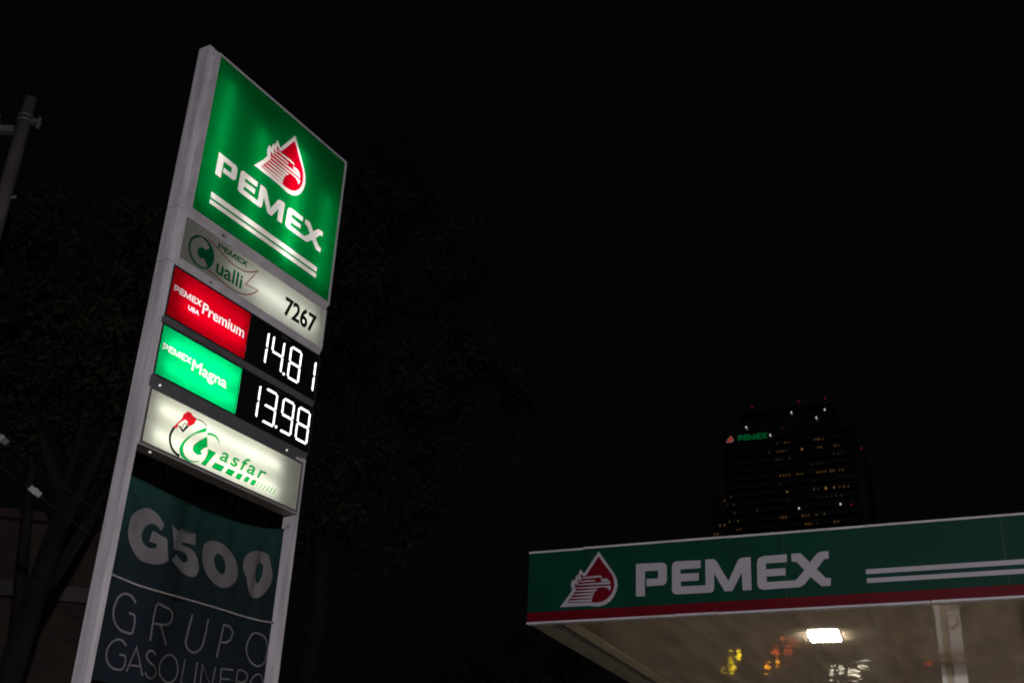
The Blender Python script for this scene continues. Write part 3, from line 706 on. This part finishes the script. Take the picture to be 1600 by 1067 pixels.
# soffit: grey border, pale edge strip, then sheet panels
MB().box(.005, CL, .081, .20, FZ0 - .002, FZ0 + .05).build('soffit_border', M['border'], can)
MB().box(.005, .30, .2005, CD, FZ0 - .002, FZ0 + .05).build('soffit_border', M['border'], can)
MB().box(.305, .43, .205, CD, FZ0 + .045, FZ0 + .07).build('soffit_groove', M['cab_dark'], can)
MB().prism_x([(0, 0), (1, 0), (1, .001), (0, .001)], 0, .0001)
MB().box(.435, .62, .205, CD, FZ0 + .004, FZ0 + .06).build('soffit_strip', M['strip'], can)
pw = 1.22
nx = int((CL - .63) / pw)
for i in range(nx + 1):
    x0 = .625 + i * pw; x1 = min(x0 + pw - .0015, CL)
    if x1 - x0 < .1: continue
    for j, (y0, y1) in enumerate(((.2045, 5.6), (5.6015, CD))):
        dz = random.uniform(-.0006, .0006)
        MB().box(x0, x1, y0, y1, FZ0 + .012 + dz, FZ0 + .03 + dz).build('soffit_panel', M['soffit'], can)
# columns
def column(x, y):
    w = .17
    c = MB().box(x - w, x + w, y - w, y + w, -.02, FZ0 + .011).build('column', M['column'], can)
    MB().box(x - w - .05, x + w + .05, y - w - .05, y + w + .05, 4.06, 4.13).build('collar', M['strip'], c)
    MB().box(x - .10, x - .02, y - w - .035, y - w - .0005, .3, FZ0 + .010).build('conduit', M['conduit'], c)
    n = 28; m = MB()
    for k in range(n):
        a, b = 2 * math.pi * k / n, 2 * math.pi * (k + 1) / n
        m.poly([(x + .055 + r_ * math.cos(t), y - w - .004, 4.42 + r_ * math.sin(t)) for r_, t in ((.075, a), (.075, b), (.095, b), (.095, a))])
    m.build('ring_sign', M['ring'], c)
    MB().box(x + .02, x + .13, y - w - .10, y - w - .0005, 4.15, 4.26).build('junction_box', M['conduit'], c)
    MB().box(x - .3, x + .3, y - .3, y + .3, -.019, .12).build('plinth', M['kerb'], c)
column(5.02, 3.98); column(11.5, 3.98)
# recessed lamps
def lamp(x, y, label):
    t = thing('canopy_light', label, 'ceiling light', Vector(CLOC) + Matrix.Rotation(CA, 3, 'Z') @ Vector((x, y, FZ0 + .011)), CA + rad(4.5), 'lights recessed in the canopy soffit')
    f = MB(); a, b = .215, .305
    for q_ in ((-a, a, -b, -b + .02), (-a, a, b - .02, b), (-a, -a + .02, -b + .02, b - .02), (a - .02, a, -b + .02, b - .02)):
        f.box(*q_, -.006, .0)
    f.build('frame', M['lamp_frame'], t)
    L_ = MB().box(-a + .021, a - .021, -b + .021, b - .021, -.022, .0)
    L_.v = [(x_ * (.94 if z_ < -.01 else 1), y_ * (.96 if z_ < -.01 else 1), z_) for x_, y_, z_ in L_.v]
    L_.build('lens', M['lamp_lens'], t)
lamp(3.58, 1.62, 'bright white rectangular light set into the shiny canopy soffit')
lamp(3.58, 6.6, 'white rectangular light deeper under the canopy behind the bright one')
lamp(9.0, 1.62, 'white rectangular light in the canopy soffit right of the column')
lamp(9.0, 6.6, 'white rectangular light at the far right rear of the canopy soffit')
lamp(13.6, 4.1, 'white rectangular light nearest the right end of the canopy soffit')

# ================================================================== shop beyond the forecourt, mirrored in the soffit
shop = thing('shop', 'low roadside shop with lit window and coloured lamps mirrored in the canopy soffit', 'shop', Vector(CLOC) + Matrix.Rotation(CA, 3, 'Z') @ Vector((0, 20.2, 0)), CA)
MB().box(-6, 6, 0.0, 4, -.02, 3.2).build('wall', M['border'], shop)
for x, z0 in ((2.2, -.02), (1.96, .9), (2.75, 1.2)): MB().tube([(x, -.12, z0), (x, -.12, 3.18)], .03, 8).build('downpipe', M['trim'], shop)
MB().box(-6.2, 6.2, -.5, 4.2, 3.2, 3.35).build('roof', M['border'], shop)
def lit(name, x0, x1, z0, z1, c, s):
    fr = MB().box(x0 - .05, x1 + .05, -.04, -.0005, z0 - .05, z1 + .05).build(name, M['cab_dark'], shop)
    MB().box(x0, x1, -.06, -.0405, z0, z1).build('pane', glow('lit_pane', c, s), fr)
SHOP_LAMPS = [('y', -1.72, 1.47, 0.15, 0.22), ('y', -1.97, 1.48, 0.17, 0.06), ('y', -1.96, 1.70, 0.14, 0.14), ('y', -1.91, 1.90, 0.15, 0.12), ('y', -2.18, 1.93, 0.20, 0.07),
 ('o', -0.89, 1.80, 0.14, 0.20), ('o', -0.61, 1.68, 0.11, 0.12), ('r', -0.40, 1.05, 0.17, 0.15), ('r', -0.09, 1.21, 0.38, 0.07), ('r', -0.64, 1.42, 0.22, 0.18), ('r', -0.31, 1.46, 0.24, 0.22),
 ('w', 0.92, 2.01, 0.15, 0.17), ('w', 1.17, 1.95, 0.17, 0.14), ('w', 1.51, 2.08, 0.40, 0.18), ('w', 1.84, 1.78, 0.40, 0.22), ('d', 3.51, 1.89, 0.32, 0.08)]
LAMP_C = dict(y=((1.0, .70, .02), 2.5), o=((1.0, .36, .02), 2.6), r=((1.0, .14, .04), 1.2), w=((1.0, .90, .66), 2.3), d=((1.0, .13, .04), .6))
lamp_mats = {k: glow('shop_lamp_' + k, *v) for k, v in LAMP_C.items()}
for k, x, z, w, h in SHOP_LAMPS:
    w *= .78; h *= .78
    fr = MB().box(x - w / 2 - .02, x + w / 2 + .02, -.04, -.0005, z - h / 2 - .02, z + h / 2 + .02).build('shop_window' if k == 'w' else 'wall_lamp', M['cab_dark'], shop)
    MB().tube([(x, -.05, z), (x, -.0405, z)], .01, 6).build('fitting', M['steel'], fr)
    MB().box(x - w / 2, x + w / 2, -.075, -.0505, z - h / 2, z + h / 2).build('pane', lamp_mats[k], fr)

# ================================================================== far tower
TA = rad(-24.2); TLOC = (100.859, 489.722, 0)
tw = thing('office_tower', 'distant dark skyscraper with scattered lit windows and small green rooftop lettering', 'skyscraper', TLOC, TA)
MB().box(-3, 53.5, 0, 45, -.2, 200).build('tower_body', M['tower'], tw)
MB().box(-11.5, -3.01, 4, 40, -.2, 172).build('side_wing', M['tower'], tw)
MB().box(53.51, 57, 8, 36, -.2, 189).build('lift_shaft', M['tower'], tw)
cr = MB().prism_x([(5, 200.01), (5, 208), (9, 213.5), (36, 213.5), (40, 208), (40, 200.01)], 4, 46).build('crown', M['tower'], tw)
for xx in (9.2, 30.5, 42.5): MB().tube([(xx, 10, 213.5), (xx, 10, 215.6)], .12, 5).build('mast', M['band'], cr)
fb = MB().box(-3.1, 53.6, -.25, -.01, 0, 1.1).mesh('floor_band', M['band'])
FL = [195.0 - 3.8 * k for k in range(51)]
for z in FL:
    o = link('floor_band', fb, tw); o.location = (0, 0, z)
gl = {k: glow('window_light_' + k, c, s) for k, (c, s) in dict(warm=((1, .48, .15), .055), bright=((1, .58, .2), .24), dim=((.9, .7, .42), .016), white=((1, .95, .82), .6), red=((1, .02, .05), .14), green=((.0, .9, .22), .065), logored=((1, .10, .06), .24), logowhite=((1, .8, .75), .15)).items()}
wmesh = {k: MB().box(-.33, .33, -.32, -.02, -.5, .5).mesh('window', gl[k]) for k in ('warm', 'bright', 'dim')}
def snap(z): return min((192.9 - 3.8 * k for k in range(40)), key=lambda v: abs(v - z))
WARM = [(37.8, 193.1), (39.0, 193.3), (39.9, 193.4), (41.3, 192.9), (24.8, 192.8), (26.1, 192.8), (46.4, 189.7), (47.7, 189.7), (39.0, 189.2), (40.4, 189.6), (17.5, 188.7), (21.4, 189.2), (22.7, 189.2), (24.0, 189.0), (26.3, 184.9), (21.9, 177.8), (23.2, 177.5), (24.5, 177.7), (25.8, 177.7), (29.2, 177.7), (30.3, 177.7), (31.4, 177.9), (37.7, 178.0), (38.9, 178.2), (40.0, 178.2), (41.2, 178.1), (43.6, 177.9), (44.8, 178.0), (47.1, 178.0), (48.7, 178.1), (35.9, 170.0), (37.7, 170.0), (46.7, 170.3), (48.5, 170.3), (50.4, 170.3), (-0.4, 169.1), (0.8, 165.4), (0.7, 160.8), (30.1, 158.4), (31.4, 158.3), (32.9, 158.4), (36.0, 158.6), (39.4, 158.9), (20.8, 158.2), (21.9, 158.2), (23.0, 157.9), (-1.7, 157.7), (2.1, 157.7), (31.3, 154.6), (32.4, 154.6), (33.5, 154.6), (43.3, 154.9), (44.9, 155.1), (1.8, 153.9), (3.1, 153.8)]
WING = [(-4.3, 169.3), (-6.8, 157.6), (-4.9, 157.6), (-9.3, 154.2), (-7.9, 154.2)]
BRIGHT = [(32.0, 189.2), (40.9, 170.2), (44.4, 170.4), (24.3, 169.9)]
DIM = [(21.1, 192.8), (25.4, 189.3), (45.5, 185.7), (47.4, 185.7), (49.0, 185.7), (20.6, 184.9), (22.0, 184.9), (23.3, 184.9), (35.8, 181.4), (38.1, 181.7), (39.5, 181.6), (36.2, 173.7), (37.3, 166.3), (38.9, 166.5), (40.8, 166.5), (43.3, 166.4), (44.9, 166.5), (47.1, 166.4), (21.3, 173.3), (24.1, 165.8), (-2.4, 165.4), (10.9, 161.0), (36.1, 154.7)]
for k, lst in (('warm', WARM), ('bright', BRIGHT), ('dim', DIM)):
    for x, z in lst:
        o = link('window', wmesh[k], tw); o.location = (x + random.uniform(-.12, .12), 0, snap(z)); o.scale = (random.uniform(.5, 1.15), 1, random.uniform(.45, 1.15))
for x, z in WING:
    o = link('window', wmesh['warm'], tw); o.location = (x, 4, snap(z))
bcn = {k: MB().tube([(0, -.8, -.45), (0, -.8, .0), (0, -.8, .45)], [.18, .36, .18], 8).mesh('beacon', gl[k]) for k in ('white', 'red')}
for x, z in [(7.0, 204.2), (18.6, 197.1), (27.7, 209.3), (38.7, 205.0), (42.5, 208.8), (46.5, 162.3), (29.0, 162.0)]:
    o = link('beacon', bcn['white'], tw); o.location = (x, 5 if 200 < z < 208.5 else (6 if z > 208 else 0), z)
for x, z in [(9.2, 215.9), (-0.0, 200.5), (30.5, 215.9), (42.5, 215.9), (23.7, 201.5), (56.4, 189.6), (51.0, 161.6)]:
    o = link('beacon', bcn['red'], tw); o.location = (x, 10 if z > 214 else (8.6 if x > 56 else (5 if 200 < z < 210 else 0)), z)
for s in pemex_word((4.0, 196.0, 17.1, 198.7)):
    link('letter', plate_mesh('letter', s, gl['green'], -.5, .3), tw)
eo, er, es = emblem((-1.5, 195.8, 1.8, 199.0))
link('emblem_outline', plate_mesh('emblem_outline', [eo], gl['logowhite'], -.5, .3), tw)
link('emblem_field', plate_mesh('emblem_field', [er], gl['logored'], -.7, .19), tw)

# ================================================================== utility pole and lines (upper left)
S2 = Vector((math.cos(SA), math.sin(SA), 0))
up = thing('utility_pole', 'round concrete utility pole with steel crossarm rising beside the frame edge', 'utility pole', (-6.95, 13.3, 0))
MB().tube([(0, 0, -.25), (0, 0, 6), (0, 0, 11.60)], [.165, .13, .092], 16).build('shaft', M['pole'], up, True)
for z in (11.2, 11.28): MB().tube([(.105 * math.cos(a), .105 * math.sin(a), z) for a in [k * math.pi / 8 for k in range(17)]], .012, 5).build('band', M['steel'], up, True)
arm = MB().box(-1.6, -.10, -.05, .05, 11.00, 11.10).build('crossarm', M['steel'], up)
for xx in (-.42, -1.4):
    MB().tube([(xx, 0, 11.10), (xx, 0, 11.16), (xx, 0, 11.19), (xx, 0, 11.24), (xx, 0, 11.27), (xx, 0, 11.33), (xx, 0, 11.37)], [.03, .03, .09, .05, .075, .045, .03], 12).build('insulator', M['porcelain'], up, True)
MB().box(.095, .22, -.04, .04, 11.17, 11.24).build('bracket', M['steel'], up)
MB().tube([(.2, 0, 11.10), (.2, 0, 11.28)], .025, 8).build('bolt', M['steel'], up)
MB().tube([(.10, 0, 9.95), (.17, 0, 9.97)], .02, 6).build('step_bolt', M['steel'], up)
def catenary(a, b, sag, n=24):
    a = Vector(a); b = Vector(b)
    return [tuple(a.lerp(b, i / n) - Vector((0, 0, sag * 4 * (i / n) * (1 - i / n)))) for i in range(n + 1)]
def wire(label, a, b, sag, r=.008):
    o = MB().tube(catenary(a, b, sag), r, 5).build('power_line', M['cable'], None, True)
    return tag(o, label, 'cable', 'overhead lines beside the pylon sign')
P0 = Vector((-6.9, 13.3, 0))
wire('topmost thin overhead line running from the pole top towards the trees', P0 + Vector((.05, .1, 10.95)), P0 + Vector((.05, .1, 10.95)) + S2 * 40, .5)
wire('overhead line just below the topmost one on the utility pole', P0 + Vector((.0, .12, 10.5)), P0 + Vector((0, .12, 10.45)) + S2 * 40, .5)
wire('lowest of the three overhead lines strung from the utility pole', P0 + Vector((.0, .12, 10.05)), P0 + Vector((0, .12, 10.0)) + S2 * 40, .6)
wire('sagging service cable crossing behind the left post at mid height', (-8.6 - 1.6, 18.06 - .6, 10.4), (-2.6, 20.4, 5.4), .15, .014)
wire('low cable carrying the grey splice boxes left of the pylon', (-6.58, 12.39, 6.44), (-3.64, 13.58, 4.66), .05, .008)
wire('second low cable just above the one with the pale box', (-6.58, 12.39, 6.70), (-3.64, 13.58, 4.98), .05, .006)
def cbox(label, p, l, r, mat, tilt):
    t = thing('splice_box', label, 'cable box', p, rad(20), 'boxes hanging on the low cable')
    b = MB().box(-l / 2, l / 2, -r, r, -r * .8, r * .8)
    ob = b.build('body', mat, t); ob.rotation_euler = (0, rad(tilt), 0)
    for sx in (-1, 1):
        c = MB().tube([(sx * l / 2, 0, 0), (sx * (l / 2 + .05), 0, 0)], [r * .6, r * .3], 8).build('end_cap', M['cable'], ob)
    MB().box(-.02, .02, -r - .006, r + .006, -r * .8 - .006, r * .8 + .006).build('clamp', M['steel'], ob)
cbox('small pale grey box hanging on the low cable left of the pylon', (-5.425, 12.86, 5.70), .155, .042, M['cablebox'], 31)
cbox('dim dark box on the upper low cable at the frame edge', (-5.88, 12.67, 6.26), .19, .045, M['porcelain'], 31)

# ================================================================== house behind the pylon (lower left)
hs = thing('house', 'dim reddish plastered house with a pale ledge in the lower left corner', 'house', (-9.2, 18.6, 0), rad(14))
MB().box(-7, 3.6, 0, 7, -.2, 7.1).build('wall', M['wallpaint'], hs)
MB().box(-7.05, 3.65, -.14, -.0005, 5.83, 6.08).build('ledge', M['ledge'], hs)
MB().box(-7.2, 3.8, -.2, 7.2, 7.1, 7.25).build('roof', M['wallpaint'], hs)
for x in (-5.2, -2.4, .6):
    wv = MB().box(x, x + 1.1, -.03, -.0005, 3.2, 4.7).build('window', M['cab_dark'], hs)
    MB().box(x + .06, x + 1.04, -.045, -.0305, 3.26, 4.64).build('pane', M['display'], wv)
    MB().box(x - .08, x + 1.18, -.10, -.0305, 3.08, 3.195).build('sill', M['ledge'], wv)

# ================================================================== trees
def tree(label, base, h, trunk_r, lean, crown, nleaf, seed, leaf=.075):
    """crown: list of (centre, radius) blobs relative to base; clumps of small leaves fill them, limbs reach into them"""
    rn = random.Random(seed); npr = np.random.RandomState(seed)
    t = thing('street_tree', label, 'tree', base)
    top = Vector((lean[0], lean[1], h * .55))
    tk = MB(); pth = [Vector((0, 0, -.25)), Vector((lean[0] * .15, lean[1] * .15, h * .15)), Vector((lean[0] * .5, lean[1] * .5, h * .33)), top]
    tk.tube(pth, [trunk_r * 1.25, trunk_r, trunk_r * .85, trunk_r * .6], 10)
    for c, r in crown:
        c = Vector(c); mid = top.lerp(c, .5) + Vector((rn.uniform(-.3, .3), rn.uniform(-.3, .3), -.2))
        st = pth[2].lerp(top, rn.random())
        tk.tube([st, mid, c, c + Vector((rn.uniform(-1, 1), rn.uniform(-1, 1), rn.uniform(.2, 1))) * r * .7], [trunk_r * .45, trunk_r * .3, trunk_r * .16, .01], 6)
        for _ in range(5):
            d = Vector((rn.gauss(0, 1), rn.gauss(0, 1), rn.gauss(0, .7))).normalized()
            tk.tube([mid.lerp(c, rn.random()), c + d * r * .5, c + d * r * .95], [trunk_r * .14, trunk_r * .08, .008], 5)
    tk.build('trunk', M['bark'], t, True)
    vol = np.array([r ** 3 for _, r in crown]); vol /= vol.sum()
    V = []; F = []
    for (c, r), w in zip(crown, vol):
        n = int(nleaf * w); nc = max(6, n // 110)
        cc = npr.normal(size=(nc, 3)); cc /= np.linalg.norm(cc, axis=1)[:, None]
        cc *= (npr.uniform(.45, 1.0, nc) ** .5)[:, None] * r * np.array([1, 1, .8]); cc += np.array(c)
        own = npr.randint(0, nc, n)
        p = cc[own] + npr.normal(size=(n, 3)) * .20 * max(1.0, r * .5)
        a = npr.normal(size=(n, 3)); a /= np.linalg.norm(a, axis=1)[:, None]
        b = np.cross(a, npr.normal(size=(n, 3))); b /= np.linalg.norm(b, axis=1)[:, None]
        s = npr.uniform(.6, 1.3, n)[:, None] * leaf
        base_i = len(V)
        q = np.stack([p - a * s, p + b * s * .42, p + a * s, p - b * s * .42], 1).reshape(-1, 3)
        V += q.tolist(); F += [(base_i + 4 * i, base_i + 4 * i + 1, base_i + 4 * i + 2, base_i + 4 * i + 3) for i in range(n)]
    me = bpy.data.meshes.new('crown'); me.from_pydata(V, [], F); me.materials.append(M['leaf']); me.update()
    link('crown', me, t)
tree('tall dark leafy tree rising behind the right side of the pylon sign', (-3.6, 21.5, -.02), 16, .24, (.3, .2),
     [((1.0, -.6, 13.2), 2.1), ((.3, 0, 15.3), 1.6), ((2.6, -.2, 10.8), 1.7), ((.2, .5, 10.6), 2.0), ((-1.6, 0, 12.2), 1.9), ((1.3, -.4, 8.6), 1.5), ((-.6, 0, 8.3), 1.5), ((3.0, .3, 12.0), .9), ((0.7, .2, 16.8), .7)], 30000, 3)
tree('dark leafy tree with crooked trunk in front of the house at far left', (-6.9, 16.2, -.02), 12.5, .22, (.35, .5),
     [((-.8, .3, 8.8), 1.5), ((.9, 1.0, 9.4), 1.6), ((-.1, .8, 11.0), 1.5), ((1.6, 1.4, 7.9), 1.1), ((-1.7, .6, 10.2), 1.2)], 20000, 8)
tree('shadowy low tree seen between the pylon and the canopy', (0.8, 30.0, -.02), 9, .2, (.2, .1),
     [((0, 0, 6.6), 1.8), ((-1.9, .3, 6.0), 1.6), ((1.6, .2, 5.7), 1.5), ((-3.4, .2, 5.4), 1.3)], 9000, 21)

# ================================================================== street lamp behind the camera: what lights the pylon and the fascia
sl = thing('street_lamp', 'pavement lamp post with a tilted square head lighting the pylon and the canopy front', 'street lamp', (0.7, -3.6, 0))
MB().tube([(0, 0, -.02), (0, 0, 3), (0, 0, 5.55)], [.08, .065, .05], 12).build('pole', M['steel'], sl, True)
MB().tube([(0, 0, 5.5), (0, .2, 5.62), (0, .5, 5.66)], [.045, .04, .03], 8).build('arm', M['steel'], sl, True)
MB().prism_x([(.45, 5.60), (.45, 5.74), (.95, 5.86), (1.0, 5.76), (.98, 5.66), (.6, 5.56)], -.2, .2).build('lamp_head', M['steel'], sl)
ld = bpy.data.lights.new('street_lamp_light', 'AREA'); ld.shape = 'RECTANGLE'; ld.size = .4; ld.size_y = .3; ld.energy = 720; ld.color = (1.0, .93, 1.0)
lo = bpy.data.objects.new('street_lamp_light', ld); COL.objects.link(lo); lo.parent = sl
lo.location = (0, 1.12, 5.60)
lo.rotation_euler = (rad(62), 0, rad(4))
